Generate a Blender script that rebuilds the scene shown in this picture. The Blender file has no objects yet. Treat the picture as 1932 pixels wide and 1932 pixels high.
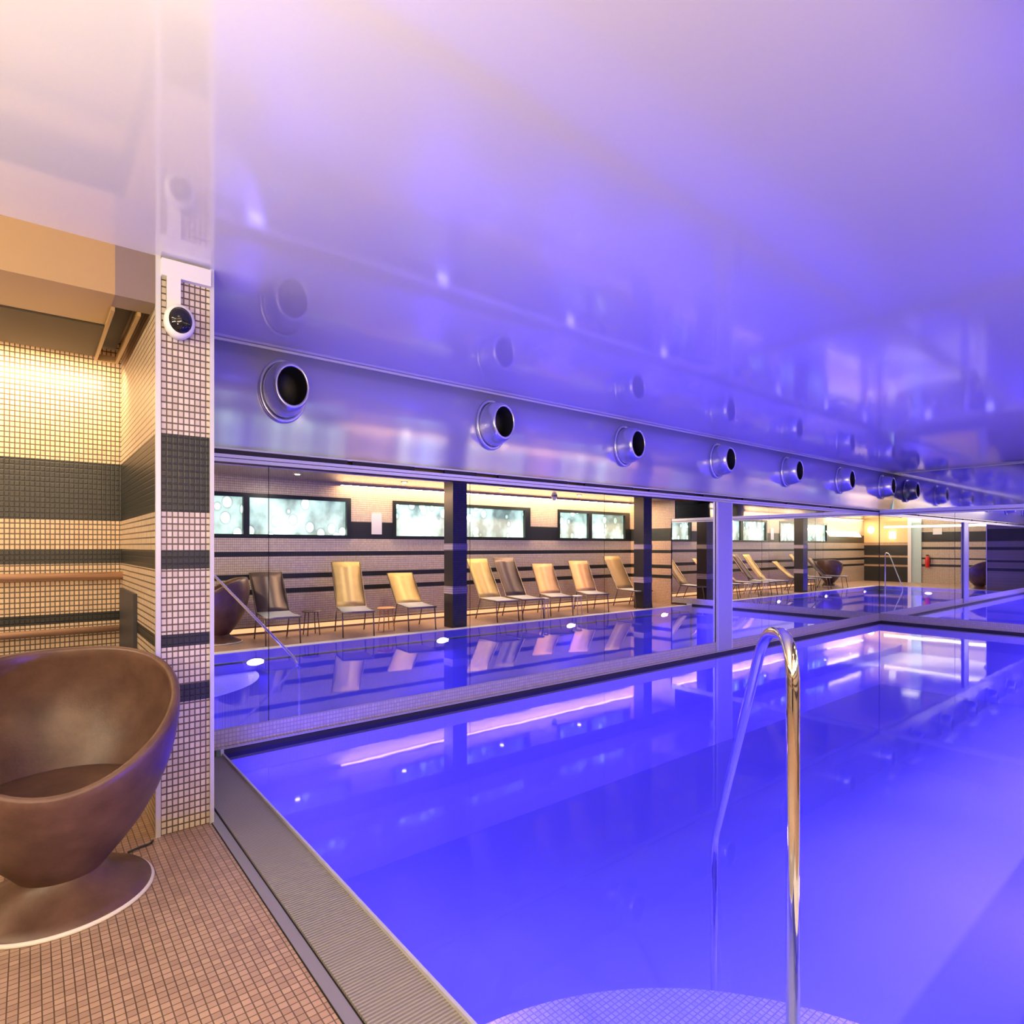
import bpy, bmesh, math, random
from mathutils import Vector, Matrix
random.seed(4)
S = bpy.context.scene
COL = S.collection

# ------------------------------------------------------------------ camera
cam = bpy.data.cameras.new('camera'); cam_o = bpy.data.objects.new('camera', cam); COL.objects.link(cam_o)
cam_o.location = (0, 0, 1.45)
cam_o.rotation_euler = (math.pi/2, 0, -math.atan2(.62662, .77932))
cam.sensor_width = 36; cam.lens = 1130.5/1932*36; cam.shift_y = 65/1932; cam.clip_start = .02
S.camera = cam_o
# ------------------------------------------------------------------ world and exposure
W = bpy.data.worlds.new('world'); S.world = W; W.use_nodes = True
W.node_tree.nodes['Background'].inputs[0].default_value = (.75, .9, 1, 1)
W.node_tree.nodes['Background'].inputs[1].default_value = .6
S.view_settings.view_transform = 'Standard'; S.view_settings.look = 'None'
S.view_settings.exposure = 0.0; S.view_settings.gamma = 1
S.view_settings.use_curve_mapping = False
S.cycles.max_bounces = 12; S.cycles.glossy_bounces = 8; S.cycles.transparent_max_bounces = 12
S.cycles.sample_clamp_indirect = 6; S.cycles.caustics_reflective = False

# ------------------------------------------------------------------ lights of the room, seen and added
BLUE = (.075, .036, 1)
WARM = (1, .62, .34)
def area(name, loc, rot, sx, sy, power, col, shape='RECTANGLE', spread=180):
    l = bpy.data.lights.new(name, 'AREA'); l.shape = shape; l.size = sx; l.size_y = sy
    l.energy = power; l.color = col; l.spread = math.radians(spread)
    o = bpy.data.objects.new(name, l); COL.objects.link(o); o.location = loc; o.rotation_euler = rot
    return o
P_LAMP = 112      # each underwater floodlight
P_COVE = 34       # per metre of window-side cove
# coves above windows and niche; near and entrance strips are added warm fill
area('cove_light_windows', (8.45, -1.44, 2.56), (0, 0, 0), 8.1, .08, 310, WARM)
area('added_fill_near', (-.6, -1.44, 2.56), (0, 0, 0), 3.4, .08, 90, WARM)  # added out of view to warm the near end
area('cove_light_niche', (-1.05, 4.70, 2.62), (math.radians(28), 0, 0), 2.9, .10, 52, (1, .68, .38))
area('added_fill_entrance', (-2.45, 1.4, 2.25), (0, math.radians(-125), 0), .1, 4.2, 160, (1, .84, .54))  # invented strip, throws extra warmth up to the ceiling

area('added_fill_ceiling', (-.5, -1.46, 1.95), (math.radians(122), 0, 0), 3.0, .25, 100, (1, .70, .46))  # made-up source out of view, warms the ceiling over the pool

area('added_uplight', (-.55, .85, 1.75), (math.pi, 0, 0), .6, .6, 46, (1, .85, .54), 'DISK')  # added light without a fixture, makes the near ceiling creamier

# ------------------------------------------------------------------ helpers
def new_mat(name):
    m = bpy.data.materials.new(name); m.use_nodes = True
    nt = m.node_tree; return m, nt, nt.nodes['Principled BSDF']
def setp(b, **k):
    al = dict(col='Base Color', rough='Roughness', metal='Metallic', ior='IOR', coat='Coat Weight', crough='Coat Roughness', spec='Specular IOR Level', trans='Transmission Weight', em='Emission Color', es='Emission Strength')
    for a, v in k.items():
        if a in ('col', 'em') and len(v) == 3: v = (*v, 1)
        b.inputs[al[a]].default_value = v
def plain(name, col, rough=.5, noise=0, scale=20, bump=0, **k):
    m, nt, b = new_mat(name); setp(b, col=col, rough=rough, **k)
    if noise or bump:
        tc = nt.nodes.new('ShaderNodeTexCoord'); n = nt.nodes.new('ShaderNodeTexNoise')
        n.inputs['Scale'].default_value = scale; n.inputs['Detail'].default_value = 6
        nt.links.new(tc.outputs['Object'], n.inputs['Vector'])
        if noise:
            r = nt.nodes.new('ShaderNodeMix'); r.data_type = 'RGBA'
            r.inputs['A'].default_value = (*[c*(1-noise) for c in col], 1)
            r.inputs['B'].default_value = (*[min(1, c*(1+noise)) for c in col], 1)
            nt.links.new(n.outputs['Fac'], r.inputs['Factor']); nt.links.new(r.outputs['Result'], b.inputs['Base Color'])
        if bump:
            bp = nt.nodes.new('ShaderNodeBump'); bp.inputs['Strength'].default_value = bump; bp.inputs['Distance'].default_value = .01
            nt.links.new(n.outputs['Fac'], bp.inputs['Height']); nt.links.new(bp.outputs['Normal'], b.inputs['Normal'])
    return m
def emis(name, col, s):
    m, nt, b = new_mat(name); setp(b, col=(0, 0, 0), em=col, es=s); return m

def math_n(nt, op, a, b=None):
    n = nt.nodes.new('ShaderNodeMath'); n.operation = op
    for i, v in enumerate((a, b)):
        if v is None: continue
        if isinstance(v, (int, float)): n.inputs[i].default_value = v
        else: nt.links.new(v, n.inputs[i])
    return n.outputs[0]

def mosaic(name, axes='xz', pitch=(.0255, .034), light=(.60, .46, .34), light2=(.72, .58, .44), grout=(.10, .07, .05),
           dark=(.018, .022, .022), stripes=(), rough=.36, bump=.5, mortar=.16, metal=.0):
    """small glazed tiles in a grid, with dark bands at given heights"""
    m, nt, b = new_mat(name); N = nt.nodes; L = nt.links
    tc = N.new('ShaderNodeTexCoord'); sp = N.new('ShaderNodeSeparateXYZ'); L.new(tc.outputs['Object'], sp.inputs[0])
    u = sp.outputs[axes[0].upper()]; v = sp.outputs[axes[1].upper()]
    cb = N.new('ShaderNodeCombineXYZ')
    L.new(math_n(nt, 'DIVIDE', u, pitch[0]), cb.inputs[0]); L.new(math_n(nt, 'DIVIDE', v, pitch[1]), cb.inputs[1])
    br = N.new('ShaderNodeTexBrick'); br.offset = 0; br.squash = 1
    L.new(cb.outputs[0], br.inputs['Vector'])
    br.inputs['Scale'].default_value = 1; br.inputs['Brick Width'].default_value = 1; br.inputs['Row Height'].default_value = 1
    br.inputs['Mortar Size'].default_value = mortar; br.inputs['Mortar Smooth'].default_value = .6; br.inputs['Bias'].default_value = 0
    br.inputs['Color1'].default_value = (*light, 1); br.inputs['Color2'].default_value = (*light2, 1); br.inputs['Mortar'].default_value = (*grout, 1)
    base = br.outputs['Color']
    if stripes:
        tot = None
        for z0, z1 in stripes:
            z = sp.outputs['Z']
            s = math_n(nt, 'MULTIPLY', math_n(nt, 'GREATER_THAN', z, z0), math_n(nt, 'LESS_THAN', z, z1))
            tot = s if tot is None else math_n(nt, 'ADD', tot, s)
        br2 = N.new('ShaderNodeMix'); br2.data_type = 'RGBA'
        br2.inputs['A'].default_value = (*dark, 1); br2.inputs['B'].default_value = (dark[0]*.3, dark[1]*.3, dark[2]*.3, 1)
        L.new(br.outputs['Fac'], br2.inputs['Factor'])
        mx = N.new('ShaderNodeMix'); mx.data_type = 'RGBA'
        L.new(tot, mx.inputs['Factor']); L.new(base, mx.inputs['A']); L.new(br2.outputs['Result'], mx.inputs['B'])
        base = mx.outputs['Result']
    L.new(base, b.inputs['Base Color'])
    setp(b, rough=rough, metal=metal)
    if bump:
        bp = N.new('ShaderNodeBump'); bp.invert = True; bp.inputs['Strength'].default_value = bump; bp.inputs['Distance'].default_value = .004
        L.new(br.outputs['Fac'], bp.inputs['Height']); L.new(bp.outputs['Normal'], b.inputs['Normal'])
    return m

def mesh_obj(name, bm, mat, parent=None, smooth=False, loc=None):
    me = bpy.data.meshes.new(name); bmesh.ops.recalc_face_normals(bm, faces=bm.faces); bm.to_mesh(me); bm.free()
    if mat: me.materials.append(mat)
    if smooth:
        for p in me.polygons: p.use_smooth = True
    o = bpy.data.objects.new(name, me); COL.objects.link(o)
    if parent: o.parent = parent
    if loc: o.location = loc
    return o
def tag(o, label=None, cat=None, group=None, kind=None):
    if label: o['label'] = label
    if cat: o['category'] = cat
    if group: o['group'] = group
    if kind: o['kind'] = kind
    return o
def thing(name, label, cat, loc=(0, 0, 0), rz=0, group=None):
    o = bpy.data.objects.new(name, None); COL.objects.link(o); o.location = loc; o.rotation_euler = (0, 0, rz); o.empty_display_size = .1
    return tag(o, label, cat, group)
def dup(root, loc, rz=0, label=None):
    r = root.copy(); COL.objects.link(r); r.location = loc; r.rotation_euler = (0, 0, rz)
    if label: r['label'] = label
    for ch in list(root.children):
        c = ch.copy(); COL.objects.link(c); c.parent = r
        for g in ch.children:
            d = g.copy(); COL.objects.link(d); d.parent = c
    return r
def box(bm, x0, x1, y0, y1, z0, z1):
    vs = [bm.verts.new((x, y, z)) for x in (x0, x1) for y in (y0, y1) for z in (z0, z1)]
    for f in ((0, 1, 3, 2), (4, 6, 7, 5), (0, 4, 5, 1), (2, 3, 7, 6), (0, 2, 6, 4), (1, 5, 7, 3)):
        bm.faces.new([vs[i] for i in f])
def B(*boxes):
    bm = bmesh.new()
    for b_ in boxes: box(bm, *b_)
    return bm
def struct(name, bm, mat): return tag(mesh_obj(name, bm, mat), kind='structure')
def tube(bm, pts, r, n=12, cap=True):
    pts = [Vector(p) for p in pts]; rings = []; up = None
    for i, p in enumerate(pts):
        t = (pts[min(i+1, len(pts)-1)]-pts[max(i-1, 0)]).normalized()
        if up is None:
            up = Vector((0, 0, 1)) if abs(t.z) < .9 else Vector((1, 0, 0))
        a = t.cross(up).normalized(); up = a.cross(t).normalized()
        rr = r[i] if isinstance(r, (list, tuple)) else r
        rings.append([bm.verts.new(p+(a*math.cos(2*math.pi*k/n)+up*math.sin(2*math.pi*k/n))*rr) for k in range(n)])
    for A, C in zip(rings, rings[1:]):
        for k in range(n): bm.faces.new((A[k], A[(k+1) % n], C[(k+1) % n], C[k]))
    if cap: bm.faces.new(rings[0]); bm.faces.new(rings[-1][::-1])
    return bm
def T(pts, r, n=12): return tube(bmesh.new(), pts, r, n)
def fillet(pts, rad, n=7):
    out = [Vector(pts[0])]
    for i in range(1, len(pts)-1):
        a, p, c = Vector(pts[i-1]), Vector(pts[i]), Vector(pts[i+1])
        d1 = (a-p); d2 = (c-p); q = min(rad, d1.length*.49, d2.length*.49)
        s = p+d1.normalized()*q; e = p+d2.normalized()*q
        for k in range(n+1):
            t = k/n; out.append(s*(1-t)**2+p*2*t*(1-t)+e*t*t)
    out.append(Vector(pts[-1])); return out
def lathe(bm, prof, n=40, axis='z', sx=1, sz=1, origin=(0, 0, 0), close=False):
    """prof: (radius, height) pairs; axis 'z' or 'y' (height runs along it)"""
    rings = []
    for r, h in prof:
        ring = []
        for k in range(n):
            a = 2*math.pi*k/n
            if axis == 'z': p = (math.cos(a)*r*sx, math.sin(a)*r*sx, h)
            else: p = (math.cos(a)*r*sx, h, math.sin(a)*r*sz)
            ring.append(bm.verts.new((p[0]+origin[0], p[1]+origin[1], p[2]+origin[2])))
        rings.append(ring)
    for A, C in zip(rings, rings[1:]):
        for k in range(n): bm.faces.new((A[k], A[(k+1) % n], C[(k+1) % n], C[k]))
    if close: bm.faces.new(rings[0]); bm.faces.new(rings[-1])
    return bm
def LA(prof, **k): return lathe(bmesh.new(), prof, **k)

# ------------------------------------------------------------------ dimensions
ZC = 2.9            # ceiling
XW, XE, XU = -2.6, 12.55, 13.3 # entrance wall, end mirror
YW = -1.52          # window wall
YM = 4.49           # long mirror
YK = 4.46           # kerb face
YU = 4.50           # upper wall face
YD = .38            # pool edge on the lounger side
XP = 1.04           # pool edge near the camera
WZ = .02            # water level
ZM = .185; ZK = .07            # kerb top
ZB = 2.14           # bottom of the upper wall

# ------------------------------------------------------------------ materials
STR_P = [(1.625, 2.02), (1.335, 1.43), (.94, 1.005), (.655, .745)]
STR_W = [(1.59, 1.91), (1.28, 1.36), (.895, .985), (.645, .73)]
m_pier = mosaic('mosaic_pier', 'xz', stripes=STR_P, light=(.54, .48, .38), light2=(.70, .64, .52))
m_side = mosaic('mosaic_side', 'yz', stripes=STR_P)
m_back = mosaic('mosaic_back', 'xz', stripes=STR_P, light=(.66, .5, .34), light2=(.78, .6, .42))
m_win = mosaic('mosaic_window_wall', 'xz', pitch=(.03, .04), stripes=STR_W, light=(.60, .50, .38), light2=(.72, .61, .47), bump=.15, mortar=.08)
m_endt = mosaic('mosaic_end_wall', 'yz', pitch=(.03, .04), stripes=STR_W, light=(.56, .38, .26), light2=(.66, .46, .32), bump=.2, mortar=.1)
m_floor = mosaic('mosaic_floor', 'xy', pitch=(.029, .029), light=(.37, .25, .185), light2=(.49, .34, .25), grout=(.12, .075, .05), rough=.34, bump=.25, mortar=.09)
m_kerb = mosaic('mosaic_kerb', 'xz', pitch=(.025, .030), light=(.36, .33, .32), light2=(.44, .41, .39), grout=(.28, .26, .26), rough=.4, bump=.06)
m_kerbe = mosaic('mosaic_kerb_end', 'yz', pitch=(.025, .030), light=(.36, .33, .32), light2=(.44, .41, .39), grout=(.28, .26, .26), rough=.4, bump=.06)
m_basin = plain('basin_floor_film', (.40, .43, .60), .5, noise=.05, scale=.8)
m_basinw = plain('basin_wall_paint', (.48, .50, .66), .5, noise=.05, scale=3)
m_step = mosaic('mosaic_step', 'xy', pitch=(.022, .022), light=(.62, .64, .72), light2=(.75, .77, .82), grout=(.42, .44, .58), rough=.4, bump=.2, mortar=.16)
m_steel = plain('brushed_steel', (.62, .60, .58), .24, metal=1.0)
m_chrome = plain('polished_steel', (.86, .84, .82), .07, metal=1.0)
m_alu = plain('pale_aluminium', (.62, .63, .68), .35, metal=.3)
m_strip = plain('channel_frame_steel', (.34, .33, .34), .35, metal=.4)
m_white = plain('white_plastic', (.70, .70, .72), .35)
m_black = plain('black_plastic', (.012, .012, .014), .35)
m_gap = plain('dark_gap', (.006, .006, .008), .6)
m_brownp = plain('brown_panel', (.20, .15, .13), .4, noise=.06, scale=4)
m_tan = plain('tan_panel', (.38, .25, .11), .38, noise=.05, scale=3)
m_olive = plain('olive_panel', (.045, .032, .015), .6, noise=.08, scale=4)
m_soffit = plain('soffit_lacquer', (.13, .085, .06), .12, spec=.6)
m_cream = plain('cream_paint', (.72, .55, .26), .5)
m_pipe = plain('copper_toned_tube', (.75, .48, .34), .28, metal=.5)
m_slab = plain('dark_stone', (.035, .035, .045), .45, noise=.4, scale=30)
m_frame = plain('black_window_frame', (.012, .016, .015), .3)
m_tube_b = plain('lounger_bronze_tube', (.20, .16, .13), .3, metal=.8)
m_pal = plain('pillar_edge_strip', (.55, .52, .5), .3, metal=.6)
m_pillar = mosaic('mosaic_pillar', 'xz', pitch=(.03, .04), light=(.045, .05, .065), light2=(.07, .075, .09), grout=(.015, .015, .02), bump=.2, mortar=.12)

# stretched lacquer film of the ceiling and of the upper walls
TAN = 2
def vinyl(name, col, rough, ior, wav, wscale, fine=0):
    m, nt, b = new_mat(name); setp(b, col=col, rough=rough, ior=ior)
    N, L = nt.nodes, nt.links
    tc = N.new('ShaderNodeTexCoord'); mp = N.new('ShaderNodeMapping'); mp.inputs['Scale'].default_value = wscale
    n = N.new('ShaderNodeTexNoise'); n.inputs['Scale'].default_value = 1; n.inputs['Detail'].default_value = 2
    bp = N.new('ShaderNodeBump'); bp.inputs['Strength'].default_value = wav; bp.inputs['Distance'].default_value = .02
    L.new(tc.outputs['Object'], mp.inputs['Vector']); L.new(mp.outputs[0], n.inputs['Vector']); L.new(n.outputs['Fac'], bp.inputs['Height']); L.new(bp.outputs[0], b.inputs['Normal'])
    if fine:      # film pulled taut upwards: highlights smear vertically
        cx = N.new('ShaderNodeCombineXYZ'); cx.inputs[TAN].default_value = 1; L.new(cx.outputs[0], b.inputs['Tangent'])
        b.inputs['Anisotropic'].default_value = fine
    return m
m_ceil = vinyl('ceiling_lacquer_film', (.74, .74, .76), .085, 2.2, .16, (.9, .9, .9))
m_upper = vinyl('upper_wall_lacquer_film', (.34, .34, .48), .14, 3.6, .04, (1.6, 1, .5), .95)

m_mirror = bpy.data.materials.new('mirror_glass'); m_mirror.use_nodes = True
nt = m_mirror.node_tree; nt.nodes.remove(nt.nodes['Principled BSDF'])
g = nt.nodes.new('ShaderNodeBsdfGlossy'); g.inputs['Roughness'].default_value = 0; g.inputs['Color'].default_value = (.86, .88, .90, 1)
nt.links.new(g.outputs[0], nt.nodes['Material Output'].inputs[0])

m_mirror2 = m_mirror.copy(); m_mirror2.name = 'mirror_like_film'; q = m_mirror2.node_tree.nodes['Glossy BSDF' if 'Glossy BSDF' in m_mirror2.node_tree.nodes else 'Anisotropic BSDF']
q.inputs['Roughness'].default_value = .05; q.inputs['Color'].default_value = (.74, .74, .80, 1)

# water: a mirror-like surface by Fresnel, clear otherwise, with faint ripples
m_water = bpy.data.materials.new('pool_water'); m_water.use_nodes = True
nt = m_water.node_tree; N, L = nt.nodes, nt.links; N.remove(N['Principled BSDF'])
fr = N.new('ShaderNodeFresnel'); fr.inputs['IOR'].default_value = 1.36
gl = N.new('ShaderNodeBsdfGlossy'); gl.inputs['Roughness'].default_value = .03; gl.inputs['Color'].default_value = (1, 1, 1, 1)
tr = N.new('ShaderNodeBsdfTransparent'); tr.inputs['Color'].default_value = (.86, .88, 1, 1)
mx = N.new('ShaderNodeMixShader'); L.new(fr.outputs[0], mx.inputs[0]); L.new(tr.outputs[0], mx.inputs[1]); L.new(gl.outputs[0], mx.inputs[2])
tc = N.new('ShaderNodeTexCoord'); no = N.new('ShaderNodeTexNoise'); no.inputs['Scale'].default_value = 1.1; no.inputs['Detail'].default_value = 3
bp = N.new('ShaderNodeBump'); bp.inputs['Strength'].default_value = .05; bp.inputs['Distance'].default_value = .02
L.new(tc.outputs['Object'], no.inputs['Vector']); L.new(no.outputs['Fac'], bp.inputs['Height'])
L.new(bp.outputs[0], gl.inputs['Normal']); L.new(bp.outputs[0], fr.inputs['Normal'])
L.new(mx.outputs[0], N['Material Output'].inputs[0])

# window panes: daylight through frosted film with round motifs
m_pane = bpy.data.materials.new('daylit_patterned_glass'); m_pane.use_nodes = True
nt = m_pane.node_tree; N, L = nt.nodes, nt.links; b = N['Principled BSDF']; setp(b, col=(.4, .45, .45), rough=.2)
tc = N.new('ShaderNodeTexCoord'); mp = N.new('ShaderNodeMapping'); mp.inputs['Scale'].default_value = (1, 1, .78)
L.new(tc.outputs['Object'], mp.inputs[0])
v1 = N.new('ShaderNodeTexVoronoi'); v1.inputs['Scale'].default_value = 4.6; v1.inputs['Randomness'].default_value = .9
v2 = N.new('ShaderNodeTexNoise'); v2.inputs['Scale'].default_value = 2.2; v2.inputs['Detail'].default_value = 5
wv = N.new('ShaderNodeTexWave'); wv.inputs['Scale'].default_value = 9; wv.inputs['Distortion'].default_value = 3
for n_ in (v1, v2, wv): L.new(mp.outputs[0], n_.inputs['Vector'])
r1 = N.new('ShaderNodeValToRGB'); e = r1.color_ramp.elements
e[0].position = 0; e[0].color = (5, 5.4, 5, 1); e[1].position = .45; e[1].color = (.62, .76, .70, 1)
x = r1.color_ramp.elements.new(.30); x.color = (2.6, 2.9, 2.7, 1); x = r1.color_ramp.elements.new(.34); x.color = (.28, .38, .34, 1)
L.new(v1.outputs['Distance'], r1.inputs[0])
r2 = N.new('ShaderNodeValToRGB'); e = r2.color_ramp.elements
e[0].position = .36; e[0].color = (.14, .26, .16, 1); e[1].position = .70; e[1].color = (1.6, 1.9, 1.8, 1)
L.new(v2.outputs['Fac'], r2.inputs[0])
mm = N.new('ShaderNodeMix'); mm.data_type = 'RGBA'; mm.blend_type = 'MULTIPLY'; mm.inputs['Factor'].default_value = 1
L.new(r1.outputs[0], mm.inputs['A']); L.new(r2.outputs[0], mm.inputs['B']); L.new(mm.outputs['Result'], b.inputs['Emission Color'])
b.inputs['Emission Strength'].default_value = 1.25

# ------------------------------------------------------------------ floor, basin, water
# deck slab with the pool opening left free
struct('floor', B((XW, XP-.30, YW, YM+.5, -.12, 0), (XP-.30, XE+.3, YW, YD-.31, -.12, 0)), m_floor)
bas = bmesh.new()
zb = -1.15
box(bas, XP-.02, XE-.02, YD-.02, YK+.02, zb-.05, zb)
struct('pool_floor', bas, m_basin)
struct('pool_wall_mirror_side', B((XP-.02, XE, YK, YM+.1, zb, .055)), m_basinw)
struct('pool_wall_lounger_side', B((XP-.02, XE-.1, YD-.15, YD, zb, -.13)), m_basinw)
struct('pool_wall_near_end', B((XP-.15, XP, YD-.15, YK, zb, -.13)), m_basinw)
struct('pool_wall_far_end', B((XE-.03, XE+.1, YD-.15, YK, zb, .055)), m_basinw)
# kerbs under the mirrors (mosaic top, black strips painting the shade under the nosing)
struct('trim_kerb_mirror_side', B((.742, XE-.03, YK, YM+.02, .055, .068), (.742, XE-.03, YM-.006, YM+.02, .068, ZM)), m_kerb)
struct('trim_kerb_far_end', B((XE-.03, XE+.02, -.21, YM, .055, .068), (XE-.006, XE+.02, -.21, YM, .068, ZM)), m_kerbe)
struct('trim_kerb_shade_mirror_side', B((XP, XE-.03, YK-.004, YK, -.03, .052)), m_gap)
struct('trim_kerb_shade_far_end', B((XE-.034, XE-.03, YD, YK, -.03, .052)), m_gap)
w = bmesh.new(); vs = [w.verts.new(p) for p in ((XP, YD, WZ), (XE-.033, YD, WZ), (XE-.033, YK-.003, WZ), (XP, YK-.003, WZ))]; w.faces.new(vs)
wo = mesh_obj('pool_water', w, m_water); tag(wo, 'still violet-blue water filling the indoor pool', 'water', kind='stuff')

# overflow channel: steel frame strip, dark joint, ribbed grating, thin inner lip
m_grate, nt, b = new_mat('ribbed_grating'); N, L = nt.nodes, nt.links
tc = N.new('ShaderNodeTexCoord'); sp = N.new('ShaderNodeSeparateXYZ'); L.new(tc.outputs['Object'], sp.inputs[0])
sn = math_n(nt, 'SINE', math_n(nt, 'MULTIPLY', sp.outputs['Y'], 2*math.pi/.015))
rmp = N.new('ShaderNodeValToRGB'); rmp.color_ramp.elements[0].position = .25; rmp.color_ramp.elements[0].color = (.20, .19, .18, 1)
rmp.color_ramp.elements[1].position = .6; rmp.color_ramp.elements[1].color = (.33, .31, .29, 1)
L.new(math_n(nt, 'MULTIPLY', math_n(nt, 'ADD', sn, 1.0), .5), rmp.inputs[0]); L.new(rmp.outputs[0], b.inputs['Base Color']); setp(b, rough=.4)
bp = N.new('ShaderNodeBump'); bp.inputs['Strength'].default_value = .4; bp.inputs['Distance'].default_value = .003
L.new(sn, bp.inputs['Height']); L.new(bp.outputs[0], b.inputs['Normal'])
def channel(name, label, bx_frame, bx_joint, bx_grate, bx_lip, gm):
    t = thing(name, label, 'grating')
    mesh_obj('frame_strip', B(*bx_frame), m_strip, t); mesh_obj('joint', B(*bx_joint), m_gap, t)
    mesh_obj('ribbed_grate', B(*bx_grate), gm, t); mesh_obj('inner_lip', B(*bx_lip), m_alu, t)
    return t
channel('overflow_grating', 'grey ribbed overflow grating between tan mosaic floor and near pool edge',
        [(.742, .784, YD-.3, YM-.0, -.1, .006)], [(.738, .742, YD-.3, YM, -.1, .003), (.784, .792, YD-.3, YM, -.1, .002)],
        [(.792, 1.028, YD-.24, YK-.002, -.1, .012)], [(1.028, 1.04, YD-.012, YK-.002, -.1, .026)], m_grate)
m_grate_lit = m_grate.copy(); m_grate_lit.name = 'ribbed_grating_lit'
for n_ in m_grate_lit.node_tree.nodes:
    if n_.type == 'VALTORGB': n_.color_ramp.elements[0].color = (.50, .50, .50, 1); n_.color_ramp.elements[1].color = (.75, .75, .74, 1)  # lit copy: window light put into the grating colour
for n_ in m_grate_lit.node_tree.nodes:
    if n_.type == 'MATH' and n_.operation == 'MULTIPLY' and n_.inputs[0].is_linked and n_.inputs[0].links[0].from_node.type == 'SEPXYZ':
        sx = n_.inputs[0].links[0].from_node; m_grate_lit.node_tree.links.new(sx.outputs['X'], n_.inputs[0])
channel('overflow_grating', 'overflow grating painted pale as if window-lit along the lounger side of the pool, seen in the long mirror',
        [(1.05, XE-.04, YD-.31, YD-.285, -.1, .006)], [(1.05, XE-.04, YD-.285, YD-.28, -.1, .002)],
        [(1.05, XE-.04, YD-.28, YD-.012, -.1, .012)], [(1.041, XE-.04, YD-.012, YD, -.1, .026)], m_grate_lit)

# rounded entry steps under water in the near corner
def fan(cx, cy, rx, ry, z0, z1, n=40):
    bm = bmesh.new(); top = [bm.verts.new((cx, cy, z1))]; bot = [bm.verts.new((cx, cy, z0))]
    for k in range(n+1):
        a = math.pi/2*k/n; x_, y_ = cx+rx*math.cos(a), cy+ry*math.sin(a)
        top.append(bm.verts.new((x_, y_, z1))); bot.append(bm.verts.new((x_, y_, z0)))
    bm.faces.new(top); bm.faces.new(bot[::-1])
    for i in range(len(top)): j = (i+1) % len(top); bm.faces.new((top[i], bot[i], bot[j], top[j]))
    return bm
struct('pool_step_upper', fan(XP, YD, 1.36, 1.36, zb, -.25), m_step)

# ------------------------------------------------------------------ walls and ceiling
struct('ceiling', B((XW, XU, -.12, 3.44, ZC, ZC+.1), (.5, XU, 3.44, YU+.3, ZC, ZC+.1)), m_ceil)
ub = bmesh.new(); prof = [(ZC, 0), (2.52, 0), (2.46, .0015), (2.40, .006), (2.34, .0135), (2.28, .0225), (2.21, .0325), (ZB, .0415)]
rows = [[ub.verts.new((x_, YU+d_, z_)) for x_ in (.745, XU)] for z_, d_ in prof]
rows += [[ub.verts.new((x_, YU+.06, ZB)) for x_ in (.745, XU)], [ub.verts.new((x_, YU+.06, ZC)) for x_ in (.745, XU)]]
for A, C in zip(rows, rows[1:]+rows[:1]): ub.faces.new((A[0], A[1], C[1], C[0]))
o = struct('wall_mirror_side_upper', ub, m_upper)
for p in o.data.polygons: p.use_smooth = abs(p.normal.y) > .9 and p.center.y < YU+.03
struct('wall_far_end_upper', B((XU, XU+.04, YW, YU, ZB, ZC)), m_mirror2)
struct('wall_far_end_ledge', B((XE+.03, XU, YW, YU, ZB-.02, ZB)), m_alu)
struct('wall_mirror_side', B((.76, XU, YM+.12, YM+.2, -.1, ZC)), m_brownp)
struct('wall_far_end', B((XE+.03, XE+.13, YW, YM+.1, -.1, ZB-.02)), m_brownp)
struct('wall_far_end_tiled', B((XE-.02, XE+.02, YW, -.235, 0, ZB), (XE-.02, XE+.02, YW, -.12, ZB, 2.6)), m_endt)
struct('trim_ceiling_mirror_side', B((.76, XU-.002, YU-.012, YU, ZC-.022, ZC-.004)), m_alu)
struct('trim_ceiling_far_end', B((XU-.014, XU-.002, -.12, YU-.012, ZC-.022, ZC-.004)), m_alu)
# window wall with openings
wins = [(.9, 4.62, [(.95, 2.74), (2.84, 4.54)]), (5.47, 8.98, [(5.55, 7.0), (7.14, 8.82)]), (9.84, 12.47, [(9.92, 10.90), (11.02, 12.28)])]
bx = []; x0 = XW
for a_, c_, _ in wins:
    bx += [(x0, a_, YW-.12, YW, 1.6, 2.34)]; x0 = c_
bx += [(x0, XE, YW-.12, YW, 1.6, 2.34), (XW, XE, YW-.12, YW, 0, 1.6), (XW, XE, YW-.12, YW, 2.34, 2.95)]
struct('wall_window_side', B(*bx), m_win)
for i, (a_, c_, panes) in enumerate(wins):
    fb = bmesh.new(); zs, zt = 1.655, 2.27
    box(fb, a_, c_, YW-.09, YW+.012, 1.6, zs); box(fb, a_, c_, YW-.09, YW+.012, zt, 2.34)
    edges = [a_]+[q for p_ in panes for q in p_]+[c_]
    for k in range(0, len(edges), 2): box(fb, edges[k], edges[k+1], YW-.09, YW+.012, zs, zt)
    fo = struct('window_%d' % (i+1), fb, m_frame)
    for p_ in panes: mesh_obj('pane', B((p_[0], p_[1], YW-.07, YW-.06, zs, zt)), m_pane, fo)
struct('wall_entrance_side', B((XW-.1, XW, YW-.12, .12, 0, 1.62)), mosaic('mosaic_entrance', 'yz', pitch=(.03, .04), stripes=[(0, .62), (.7, 1.0), (1.08, 1.5)], light=(.5, .34, .2), light2=(.6, .42, .26)))
struct('wall_entrance_side_upper', B((XW-.1, XW, YW-.12, .12, 1.62, ZC)), m_cream)
struct('wall_entrance_side_tiled', B((XW-.1, XW, .12, 5.1, 0, ZC)), mosaic('mosaic_entrance_light', 'yz', stripes=STR_P, light=(.66, .55, .42), light2=(.78, .66, .52)))
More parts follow.
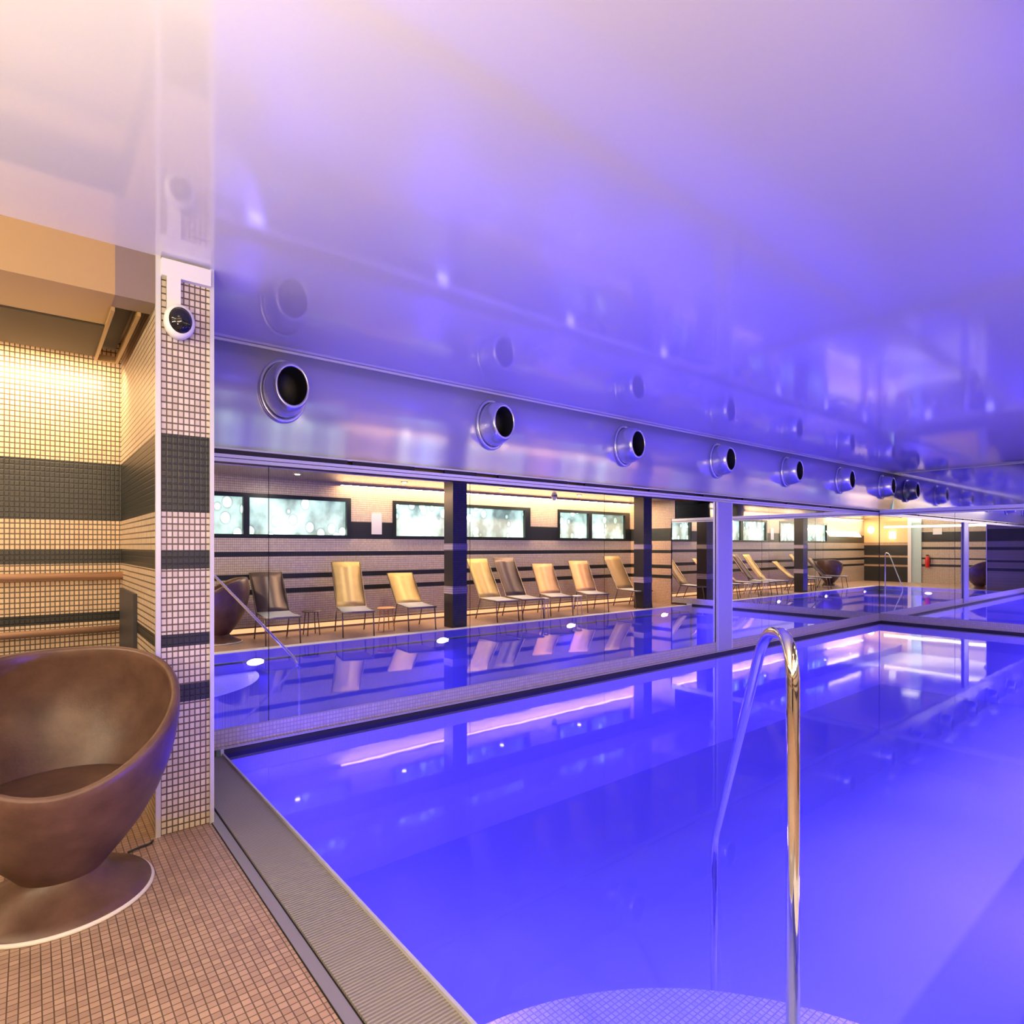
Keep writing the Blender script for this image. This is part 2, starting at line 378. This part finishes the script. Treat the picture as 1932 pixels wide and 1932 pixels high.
# niche on the left: back wall, tiled pier, its light edge strips
struct('wall_niche_back', B((XW, .5, 4.95, 5.05, 0, ZC)), m_back)
struct('wall_pier', B((.502, .742, 3.44, 4.95, 0, ZC)), m_pier)
struct('wall_pier_side', B((.492, .502, 3.46, 4.95, 0, ZC)), m_side)
struct('trim_pier_left', B((.486, .508, 3.428, 3.45, 0, ZC)), m_alu)
struct('trim_pier_right', B((.732, .752, 3.428, 3.45, 0, ZC)), m_alu)
# soffit over the lounger deck
struct('soffit', B((XW, XE-.02, YW+.12, -.12, 2.6, 2.68), (XW, XU, -.15, -.12, 2.68, ZC), (XW, XU, YW, -.15, ZC-.04, ZC)), m_soffit)
struct('trim_soffit_edge', B((XW, XE-.02, -.128, -.114, 2.6, 2.615)), m_pal)
# panels over the niche
struct('bulkhead_niche', B((XW, .318, 3.44, 3.94, 2.66, ZC), (XW, .318, 3.94, 3.96, 2.68, ZC)), m_tan)
struct('bulkhead_niche_inner', B((XW, .318, 3.96, 4.62, 2.655, ZC)), m_olive)
struct('ceiling_niche', B((XW, .5, 4.62, 4.95, ZC-.02, ZC)), m_tan)
struct('bulkhead_pier', B((.318, .49, 3.44, 3.62, 2.66, ZC), (.318, .49, 3.62, 4.95, 2.86, ZC)), m_brownp)

# slot return in the bulkhead, framed in gold
t = thing('ventilation_slot', 'narrow dark vent slot in a gold frame between tan bulkhead and tiled pier', 'vent')
mesh_obj('slot_frame', B((.318, .334, 3.62, 4.66, 2.64, 2.68), (.43, .446, 3.62, 4.66, 2.64, 2.68), (.334, .43, 4.64, 4.66, 2.64, 2.68)), m_tan, t)
mesh_obj('slot_louvre', B((.334, .43, 3.62, 4.64, 2.72, 2.73)), m_gap, t)

# air slot under the upper wall: dark slot, pale profiles
t = thing('linear_air_slot', 'long slim air slot in pale profiles between upper wall and mirrors', 'vent')
mesh_obj('top_profile', B((.76, XE, YU-.002, YU+.02, 2.126, 2.14)), m_alu, t)
segs = [(.8, 1.95), (1.99, 2.55), (2.85, 3.20), (3.45, 4.35), (4.62, 5.4), (5.7, 6.6), (6.8, 7.35), (7.75, 8.9), (9.0, 10.4), (10.5, 12.9)]
for a_, c_ in segs: mesh_obj('slot_opening', B((a_, c_, YU-.006, YU+.02, 2.094, 2.127)), m_gap, t)
mesh_obj('bottom_profile', B((.76, XE, YU-.012, YU+.02, 2.070, 2.093), (.76, XE, YU-.004, YU+.02, 2.04, 2.066)), m_alu, t)
struct('trim_mirror_head', B((.76, XE, YU-.006, YU+.02, 2.066, 2.070)), m_gap)
t = thing('linear_air_slot', 'slim air slot in pale profiles above the far end mirror', 'vent')
mesh_obj('bottom_profile', B((XE-.014, XE+.02, -.22, YU-.02, 2.078, 2.14), (XE-.006, XE+.02, -.22, YU-.02, 2.04, 2.066)), m_alu, t)

# mirror panels on the long wall, then the far end
js = [.75, 1.347, 3.12, 4.91, 7.24, 8.45, 10.2, XE-.004]
where = ['narrow mirror panel beside the tiled pier', 'mirror panel reflecting the dark lounger and the tall golden lounger',
         'mirror panel left of the first joint past the mosaic pillar reflection, second widest', 'mirror panel reflecting the second dark pillar, left of the lit post',
         'mirror panel just right of the lit vertical post', 'mirror panel second from the far corner of the long wall', 'mirror panel ending at the far corner of the long wall']
where[2] = 'mirror panel reflecting the cluster of loungers behind the first dark pillar'
for i in range(7):
    o = mesh_obj('mirror_panel', B((js[i]+.0025, js[i+1]-.0025, YM, YM+.012, ZM, 2.038)), m_mirror)
    tag(o, where[i], 'mirror', 'mirror panels along the pool')
je = [-.22, .95, 2.15, 3.3, YM-.004]
we = ['far end mirror panel nearest the lounger deck', 'far end mirror panel second from the lounger deck', 'far end mirror panel second from the corner of the long mirror', 'far end mirror panel touching the corner of the long mirror']
for i in range(4):
    o = mesh_obj('mirror_panel', B((XE, XE+.012, je[i]+.0025, je[i+1]-.0025, ZM, 2.038)), m_mirror)
    tag(o, we[i], 'mirror', 'mirror panels at the far end')
# lit post in front of the long mirror
m_post = plain('post_film', (.30, .31, .42), .4, spec=.3)
t = thing('post', 'pale vertical post standing on the kerb against the long mirror', 'post', (7.24, 0, 0))
mesh_obj('shaft', B((-.165, .165, YM-.03, YM-.007, ZK, 2.04)), m_post, t)
mesh_obj('edge_strip', B((-.178, -.165, YM-.034, YM-.007, ZK, 2.04)), m_alu, t); mesh_obj('edge_strip', B((.165, .178, YM-.034, YM-.007, ZK, 2.04)), m_alu, t)

# ------------------------------------------------------------------ pillars of the lounger deck
def pillar(x, label):
    t = thing('pillar', label, 'pillar', (x, 0, 0), group='dark pillars of the lounger deck')
    mesh_obj('shaft', B((-.15, .15, -.26, .03, 0, 1.385), (-.15, .15, -.26, .03, 1.50, 2.6), (-.142, .142, -.25, .02, 1.385, 1.50)), m_pillar, t)
    for z0, z1 in ((1.385, 1.50), (.60, .735)):
        mesh_obj('light_band', B((-.156, .156, -.266, .036, z0, z1)), mosaic_band, t)
    return t
mosaic_band = mosaic('mosaic_band', 'xz', pitch=(.03, .04), light=(.4, .34, .36), light2=(.5, .44, .45), bump=.2)
p0 = pillar(6.0, 'dark mosaic pillar with two pale bands, nearer of the two, seen in the long mirror')
dup(p0, (11.28, 0, 0), 0, 'dark mosaic pillar with two pale bands, farther of the two, seen in the long mirror')

# ------------------------------------------------------------------ air nozzles
m_noz = plain('nozzle_steel', (.62, .64, .74), .25, metal=.8)
def nozzle(label, yaw_only=True):
    t = thing('air_nozzle', label, 'air vent', group='round air nozzles along the upper wall')
    K = 235/175
    prof = [(.168, .0), (.175, -.008), (.172, -.03), (.158, -.034), (.150, -.018)]
    mesh_obj('flange', LA(prof, axis='y', sx=1, sz=K), m_noz, t, True)
    prof = [(.150, -.018), (.152, -.07), (.146, -.13), (.132, -.185), (.122, -.215), (.110, -.222), (.104, -.212)]
    mesh_obj('eyeball', LA(prof, axis='y', sx=1, sz=K*.98), m_noz, t, True)
    mesh_obj('throat', LA([(.1045, -.212), (.100, -.08), (.09, -.015), (.0005, -.012)], axis='y', sx=1, sz=K*.98), m_gap, t, True)
    return t
ords = ['nearest to the tiled pier, largest in view', 'second from the tiled pier', 'third from the tiled pier', 'fourth from the tiled pier above the post', 'fifth from the tiled pier', 'third from the far corner', 'nearest to the far corner']
n0 = nozzle('round air nozzle on the violet upper wall, '+ords[0])
n0.location = (1.45, YU, 2.59)
xs = [3.36, 5.24, 7.10, 8.97, 10.83, 12.66]
for i, x_ in enumerate(xs):
    dup(n0, (x_, YU, 2.585), 0, 'round air nozzle on the violet upper wall, '+ords[i+1])
n0['label'] = 'round air nozzle on the violet upper wall, '+ords[0]

# ------------------------------------------------------------------ underwater floodlights
m_lens = emis('lamp_lens', (.5, .45, 1), 14)
def flood(loc, label):
    t = thing('underwater_lamp', label, 'pool lamp', loc, group='underwater floodlights of the pool')
    mesh_obj('rim', LA([(.11, 0), (.13, .0), (.132, .02), (.12, .03), (.11, .012)], axis='y', sz=.42, n=28), m_steel, t, True)
    mesh_obj('lens', LA([(.0005, .02), (.08, .018), (.112, .008)], axis='y', sz=.42, n=28), m_lens, t, True)
    return t
for x_, w_ in ((2.4, 'nearest to the handrail'), (5.4, 'below the first dark pillar'), (8.4, 'midway along the lounger side'), (11.4, 'below the farther dark pillar')):
    flood((x_, YD, -.13), 'round steel underwater lamp in the pool wall, '+w_)
    area('underwater_light', (x_, YD+.04, -.13), (math.radians(90-14), 0, 0), .20, .05, P_LAMP*(.8 if x_ < 3 else 1.25), BLUE)
for y_, w_ in ((1.9, 'nearer the handrail'), (3.6, 'nearer the tiled pier')):  # extra lamps added to brighten basin and ceiling evenly
    o = flood((XP, y_, -.16), 'added underwater lamp out of view below the near grating, '+w_); o.rotation_euler = (0, 0, -math.pi/2)
    area('underwater_light', (XP+.04, y_, -.16), (math.radians(90-6), 0, -math.pi/2), .20, .05, P_LAMP*.45, BLUE)

# ------------------------------------------------------------------ handrail
t = thing('handrail', 'tall arched polished steel handrail leading from the deck into the pool', 'handrail')
A0 = Vector((1.43, .70, 0)); E0 = Vector((2.56, 1.635, 0))
def along(s, z): p = A0.lerp(E0, s); return (p.x, p.y, z)
pts = fillet([along(0, -.25), along(0, 1.235), along(.215, 1.205), along(1, .03), along(1, zb)], .13, 9)
mesh_obj('rail_tube', T(pts, .0158, 20), m_chrome, t, True)
mesh_obj('floor_flange', LA([(.0005, .018), (.03, .018), (.05, .006), (.052, 0)], origin=(A0.x, A0.y, -.25), n=24), m_chrome, t, True)
mesh_obj('foot_flange', LA([(.0005, .02), (.03, .02), (.05, .006), (.052, 0)], origin=(E0.x, E0.y, zb), n=24), m_chrome, t, True)

# ------------------------------------------------------------------ egg chairs
m_egg, nt, b = new_mat('brown_moulded_shell'); N, L = nt.nodes, nt.links
tc = N.new('ShaderNodeTexCoord'); n1 = N.new('ShaderNodeTexNoise'); n1.inputs['Scale'].default_value = 7; n1.inputs['Detail'].default_value = 9; n1.inputs['Roughness'].default_value = .65
rm = N.new('ShaderNodeValToRGB'); rm.color_ramp.elements[0].position = .3; rm.color_ramp.elements[0].color = (.075, .038, .028, 1)
rm.color_ramp.elements[1].position = .72; rm.color_ramp.elements[1].color = (.15, .084, .060, 1)
L.new(tc.outputs['Object'], n1.inputs['Vector']); L.new(n1.outputs['Fac'], rm.inputs[0]); L.new(rm.outputs[0], b.inputs['Base Color'])
n2 = N.new('ShaderNodeTexNoise'); n2.inputs['Scale'].default_value = 90; bp = N.new('ShaderNodeBump'); bp.inputs['Strength'].default_value = .12; bp.inputs['Distance'].default_value = .004
L.new(tc.outputs['Object'], n2.inputs['Vector']); L.new(n2.outputs['Fac'], bp.inputs['Height']); L.new(bp.outputs[0], b.inputs['Normal']); setp(b, rough=.36)
m_ring = plain('pale_base_edge', (.80, .78, .75), .3)
PR = [(.0, .12), (.10, .130), (.16, .180), (.22, .232), (.30, .290), (.40, .345), (.50, .386), (.60, .412), (.70, .428), (.80, .432), (.90, .420), (1.0, .395)]
def rad(z):
    if z <= PR[0][0]: return PR[0][1]
    for (a_, ra), (c_, rc) in zip(PR, PR[1:]):
        if z <= c_: return ra+(rc-ra)*(z-a_)/(c_-a_)
    return PR[-1][1]
def egg_chair(label, loc, rz):
    """opening faces local -Y"""
    t = thing('egg_chair', label, 'chair', loc, rz, group='brown moulded egg chairs')
    bm = bmesh.new(); n = 72; rings = []
    def rimz(a):
        c = -math.sin(a)                       # 1 at the front, -1 at the back
        s = 1-(1-(1-c)/2)**1.75
        return .545+.430*s
    seat_z = .41
    def put(a, r, z): return bm.verts.new((r*math.cos(a), r*math.sin(a), z))
    M1 = 16; M2 = 14
    for j in range(M1+1):
        rr = []
        for k in range(n):
            a = 2*math.pi*k/n; zt = rimz(a)-.012; z = .095+(zt-.095)*j/M1
            rr.append(put(a, rad(z), z))
        rings.append(rr)
    for f_ in (.25, .5, .75, 1):               # rounded rim
        rr = []
        for k in range(n):
            a = 2*math.pi*k/n; zt = rimz(a); th = math.pi*f_; R = rad(zt)
            rr.append(put(a, R-.016+.016*math.cos(th)-.004, zt-.012+.016*math.sin(th)))
        rings.append(rr)
    for j in range(1, M2+1):
        rr = []
        for k in range(n):
            a = 2*math.pi*k/n; zt = rimz(a)-.012; lo = min(seat_z, zt-.05); z = zt+(lo-zt)*j/M2
            q = 1-.15*(j/M2)**3
            rr.append(put(a, (rad(z)-.036)*q, z))
        rings.append(rr)
    for A, C in zip(rings, rings[1:]):
        for k in range(n): bm.faces.new((A[k], A[(k+1) % n], C[(k+1) % n], C[k]))
    bm.faces.new(rings[0])
    last = rings[-1]
    bm.faces.new(last[::-1])
    mesh_obj('shell', bm, m_egg, t, True)
    # seat pad: a soft dished disc
    sb = LA([(.0005, .425), (.12, .427), (.20, .437), (.26, .450), (.288, .447), (.300, .430), (.302, .412), (.26, .405), (.0005, .405)], n=60)
    mesh_obj('seat', sb, m_egg, t, True)
    fb = LA([(.322, .012), (.318, .022), (.28, .036), (.225, .062), (.175, .092), (.145, .125), (.138, .15), (.150, .175), (.14, .178), (.0005, .17)], n=64)
    mesh_obj('pedestal', fb, m_egg, t, True)
    eb = LA([(.0005, 0), (.328, 0), (.333, .006), (.328, .014), (.318, .016), (.0005, .016)], n=64)
    mesh_obj('base_ring', eb, m_ring, t, True)['label'] = 'pale ring around the foot'
    return t
egg_chair('brown moulded egg chair on a flared foot standing on tan mosaic floor before the niche', (.10, 3.10, 0), math.radians(-4))
egg_chair('dark brown egg chair beside the loungers, half hidden by the pier in the long mirror', (2.22, -.86, 0), math.radians(-80))

# ------------------------------------------------------------------ loungers
def lnoise(name, c): return plain(name, c, .42, noise=.18, scale=6, metal=.25)
m_gold = lnoise('golden_mesh_fabric', (.62, .44, .16)); m_dk = lnoise('dark_mesh_fabric', (.10, .065, .06)); m_seat_sheen = plain('seat_fabric_sheen', (.42, .44, .47), .4, noise=.1, scale=10)  # seat colour carries the pale bluish reflection on its top
m_cop = lnoise('copper_mesh_fabric', (.60, .34, .17))
def lounger(label, loc, rz, ztop, fab, flen=.70):
    t = thing('sun_lounger', label, 'sun lounger', loc, rz, group='sun loungers along the window wall')
    w2 = .235; yh = -.28; yb = -.84; zs = .42
    def slab(y0, z0, y1, z1, th, bow, n=8):
        bm = bmesh.new(); rows = []
        d = Vector((0, y1-y0, z1-z0)).normalized(); nn = Vector((0, -d.z, d.y))
        for i in range(n+1):
            f_ = i/n; p = Vector((0, y0+(y1-y0)*f_, z0+(z1-z0)*f_))+nn*bow*math.sin(math.pi*f_)
            rows.append([bm.verts.new(p+Vector((sx_*w2, 0, 0))+nn*q) for sx_, q in ((-1, th/2), (1, th/2), (1, -th/2), (-1, -th/2))])
        for A, C in zip(rows, rows[1:]):
            for k in range(4): bm.faces.new((A[k], A[(k+1) % 4], C[(k+1) % 4], C[k]))
        bm.faces.new(rows[0]); bm.faces.new(rows[-1][::-1]); return bm
    mesh_obj('backrest', slab(yh, zs, yb, ztop, .02, .02), fab, t, True)
    mesh_obj('seat', slab(yh+.01, zs-.005, flen-.28, zs-.02, .03, -.01), m_seat_sheen, t, True)
    fr_ = bmesh.new()
    for sx_ in (-1, 1):
        tube(fr_, [(sx_*(w2+.012), yb, ztop), (sx_*(w2+.012), yh, zs), (sx_*(w2+.012), flen-.28, zs-.02)], .011, 8)
    tube(fr_, [(-w2-.012, yb, ztop), (w2+.012, yb, ztop)], .011, 8); tube(fr_, [(-w2-.012, flen-.28, zs-.02), (w2+.012, flen-.28, zs-.02)], .011, 8)
    mesh_obj('frame', fr_, m_tube_b, t, True)
    for sx_ in (-1, 1):
        mesh_obj('leg', T([(sx_*(w2+.01), flen-.36, zs-.02), (sx_*(w2+.01), flen-.30, 0)], .011, 8), m_tube_b, t, True)
        mesh_obj('leg', T([(sx_*(w2+.01), yh+.02, zs), (sx_*(w2+.01), yh-.16, 0)], .011, 8), m_tube_b, t, True)
    return t
LG = [(2.95, 5, 1.02, m_dk, 'dark brown reclining lounger with a reflection painted on its seat, nearest to the egg chair'),
      (4.20, 14, 1.17, m_gold, 'golden lounger with the most upright back, between dark lounger and first pillar'),
      (5.34, 10, .94, m_gold, 'low golden lounger tilted far back, just before the first dark pillar'),
      (7.20, 6, 1.19, m_gold, 'golden lounger just behind the first dark pillar'),
      (7.86, 9, 1.20, m_dk, 'dark bronze lounger standing close beside a golden one behind the first pillar'),
      (8.75, 22, 1.05, m_cop, 'copper coloured lounger, middle one of the far group, tilted far back'),
      (9.86, 24, 1.10, m_cop, 'copper coloured lounger, last but one before the farther dark pillar'),
      (11.30, 10, 1.20, m_tan, 'tan lounger directly before the farther dark pillar')]
for x_, a_, zt_, f_, lb in LG:
    lounger(lb, (x_, -.43, 0), math.radians(a_), zt_, f_)
# small tables between them
m_wire = plain('white_wire', (.85, .80, .74), .3)
m_tabg = plain('orange_lit_resin', (.75, .38, .14), .3)  # warm orange light put into the table colour
def stool(name, label, loc, mat, r=.15, h=.40, cat='side table'):
    t = thing(name, label, cat, loc)
    mesh_obj('tabletop', LA([(.0005, h), (r, h), (r+.01, h-.01), (r, h-.022), (.0005, h-.022)], n=28), mat, t, True)
    for k in range(4):
        a = math.pi/4+k*math.pi/2
        mesh_obj('leg', T([(r*.7*math.cos(a), r*.7*math.sin(a), h-.02), (r*.95*math.cos(a), r*.95*math.sin(a), 0)], .009, 8), mat, t, True)
    return t
stool('side_table', 'small dark side table between the dark lounger and the tall golden one', (3.6, -.75, 0), m_tube_b)
stool('side_table', 'side table painted as if lit orange beside the tall golden lounger', (4.78, -.42, 0), m_tabg)
stool('side_table', 'white wire side table in front of the paired loungers', (8.17, -.12, 0), m_wire, .08)
stool('side_table', 'white wire side table between the two copper coloured loungers', (9.13, -.14, 0), m_wire, .10)

# ------------------------------------------------------------------ light tube at the foot of the window wall
m_led = emis('warm_light_diffuser', (1, .45, .20), 1.6)
t = thing('light_plinth', 'low plinth with a warm glowing diffuser along the foot of the window wall', 'light')
mesh_obj('plinth', B((2.2, XE-.1, YW+.002, YW+.16, .002, .03), (2.2, XE-.1, YW+.002, YW+.15, .107, .13), (2.2, XE-.1, YW+.002, YW+.10, .03, .107)), m_brownp, t)
mesh_obj('diffuser', B((2.25, XE-.15, YW+.10, YW+.14, .032, .105)), m_led, t)

# ------------------------------------------------------------------ pier camera
t = thing('security_camera', 'white dome camera with black lens hanging from a bracket on the tiled pier', 'camera')
mesh_obj('top_plate', B((.508, .732, 3.405, 3.44, 2.80, 2.885)), m_white, t)
mesh_obj('arm', B((.532, .592, 3.40, 3.428, 2.63, 2.80)), m_white, t)
mesh_obj('housing', LA([(.0005, .06), (.05, .06), (.066, .04), (.07, .0), (.064, -.02), (.052, -.026)], axis='y', sz=1.25, origin=(.583, 3.38, 2.575), n=36), m_white, t, True)
mesh_obj('lens_dome', LA([(.051, -.022), (.045, -.04), (.030, -.053), (.0005, -.058)], axis='y', sz=1.25, origin=(.583, 3.38, 2.575), n=36), plain('dome_glass', (.01, .01, .015), .06), t, True)

# ------------------------------------------------------------------ niche furnishings
def bar(name, label, z, r, x1, y=4.86, mat=None):
    t = thing(name, label, 'rail')
    mesh_obj('tube', T([(XW+.05, y, z), (x1, y, z)], r, 14), mat or m_pipe, t, True)
    for x_ in (-1.8, -.7, .3): mesh_obj('bracket', B((x_-.012, x_+.012, y, 4.95, z-.012, z+.012)), m_pipe, t)
    return t
bar('wall_rail', 'upper copper toned rail across the niche wall', 1.253, .026, .50)
bar('wall_rail', 'lower copper toned rail across the niche wall', .895, .022, .47)
bar('towel_rail', 'pale steel rail low on the niche wall behind the egg chair', .765, .022, .44, 4.80, m_steel)
tag(mesh_obj('stone_panel', B((.472, .4915, 4.14, 4.28, .35, 1.17), (.472, .4915, 4.28, 4.84, .47, 1.17)), m_slab), 'dark stone panel on the side of the tiled pier behind the egg chair', 'panel')
t = thing('bench', 'low tiled bench along the niche wall behind the egg chair', 'bench')
mesh_obj('bench_seat', B((XW+.02, .47, 4.3, 4.945, .42, .46)), m_slab, t); mesh_obj('bench_base', B((XW+.02, .47, 4.36, 4.945, 0, .42)), m_back, t)
t = thing('storage_case', 'black case with white print lying on the bench behind the egg chair', 'case', (-.12, 4.66, .46))
mesh_obj('case_body', B((-.32, .23, -.12, .12, 0, .27)), m_black, t); mesh_obj('case_lid', B((-.325, .235, -.125, .125, .27, .30)), m_black, t)
mesh_obj('print_patch', B((.08, .17, -.123, -.1205, .17, .21)), m_white, t)['label'] = 'white printed patch'
cb_ = T(fillet([(.36, 3.34, .006), (.40, 3.36, .006), (.455, 3.37, .006), (.47, 3.40, .006)], .03, 4), .005, 8)
tag(mesh_obj('cable', cb_, m_black, smooth=True), 'short black cable on the mosaic floor beside the egg chair foot', 'cable')

# recessed downlights in the soffit over the loungers
m_dl = emis('downlight_glow', (1, .86, .66), 12)
dl = ['nearest to the egg chair', 'second from the egg chair', 'just before the first dark pillar', 'between the two dark pillars, nearer one', 'between the two dark pillars, farther one', 'above the last loungers before the far end']
for k, x_ in enumerate((1.2, 3.3, 5.2, 7.4, 9.6, 11.8)):
    t = thing('downlight', 'small round downlight in the dark soffit, '+dl[k], 'lamp', (x_, -.55, 2.6), group='downlights in the soffit')
    mesh_obj('trim_ring', LA([(.045, -.001), (.06, -.001), (.062, -.006), (.046, -.008)], n=20), m_steel, t, True)
    mesh_obj('lens', LA([(.0005, -.003), (.045, -.003), (.045, -.001), (.0005, -.001)], n=20), m_dl, t, True)
    area('downlight_lamp', (x_, -.55, 2.588), (0, 0, 0), .07, .07, 17, (1, .84, .64), 'DISK')

# notice and dome on the window side
tag(mesh_obj('notice', B((5.03, 5.24, YW+.001, YW+.012, 1.68, 2.08)), m_white), 'white notice board on the wall between the first two windows', 'sign')
t = thing('dome_camera', 'small white dome under the dark soffit near the middle window', 'camera', (9.3, -1.05, 2.6))
mesh_obj('collar', LA([(.0005, 0), (.07, 0), (.07, -.03), (.06, -.04)], n=24), m_white, t, True)
mesh_obj('dome', LA([(.06, -.04), (.052, -.075), (.03, -.10), (.0005, -.108)], n=24), m_white, t, True)

# entrance side: two lit wall lamps, a white door frame post and towels
m_lampw = emis('lamp_shade_glow', (1, .82, .5), 6)
for y_, z_, lb, sq in ((-1.25, 2.15, 'round glowing wall lamp on the cream entrance wall', 0), (-.42, 1.92, 'square glowing wall lamp on the cream entrance wall', 1)):
    t = thing('wall_lamp', lb, 'lamp', (XW, y_, z_))
    mesh_obj('back_plate', B((0, .02, -.1, .1, -.12, .12)), m_white, t)
    if sq: mesh_obj('lamp_shade', B((.02, .10, -.11, .11, -.15, .15)), m_lampw, t)
    else: mesh_obj('lamp_shade', LA([(.13, .0), (.12, -.05), (.08, -.09), (.0005, -.1)], axis='y', sz=1.25, n=24), m_lampw, t, True).rotation_euler = (0, 0, math.pi/2)
struct('trim_entrance_post', B((XW+.002, XW+.10, .14, .26, 0, ZC)), m_white)
struct('trim_entrance_panel', B((XW+.002, XW+.05, .26, .60, 0, ZC)), plain('pale_glass_panel', (.45, .60, .62), .15))
t = thing('fire_extinguisher', 'red fire extinguisher hanging on the pale tiled entrance wall', 'fire extinguisher', (XW+.09, .82, .62))
mesh_obj('cylinder', LA([(.0005, 0), (.065, 0), (.072, .02), (.072, .36), (.05, .42), (.022, .44), (.02, .46), (.0005, .46)], n=24), plain('red_enamel', (.55, .02, .02), .3), t, True)
mesh_obj('valve', B((-.02, .02, -.05, .05, .46, .50)), m_black, t); mesh_obj('hose', T([(0, .05, .48), (0, .10, .38), (0, .09, .15)], .010, 8), m_black, t, True)
mesh_obj('bracket', B((-.088, -.02, -.03, .03, .30, .33)), m_black, t)
tag(mesh_obj('notice', B((XW+.001, XW+.012, .98, 1.28, 1.92, 2.16)), m_white), 'white notice on the pale tiled entrance wall', 'sign')
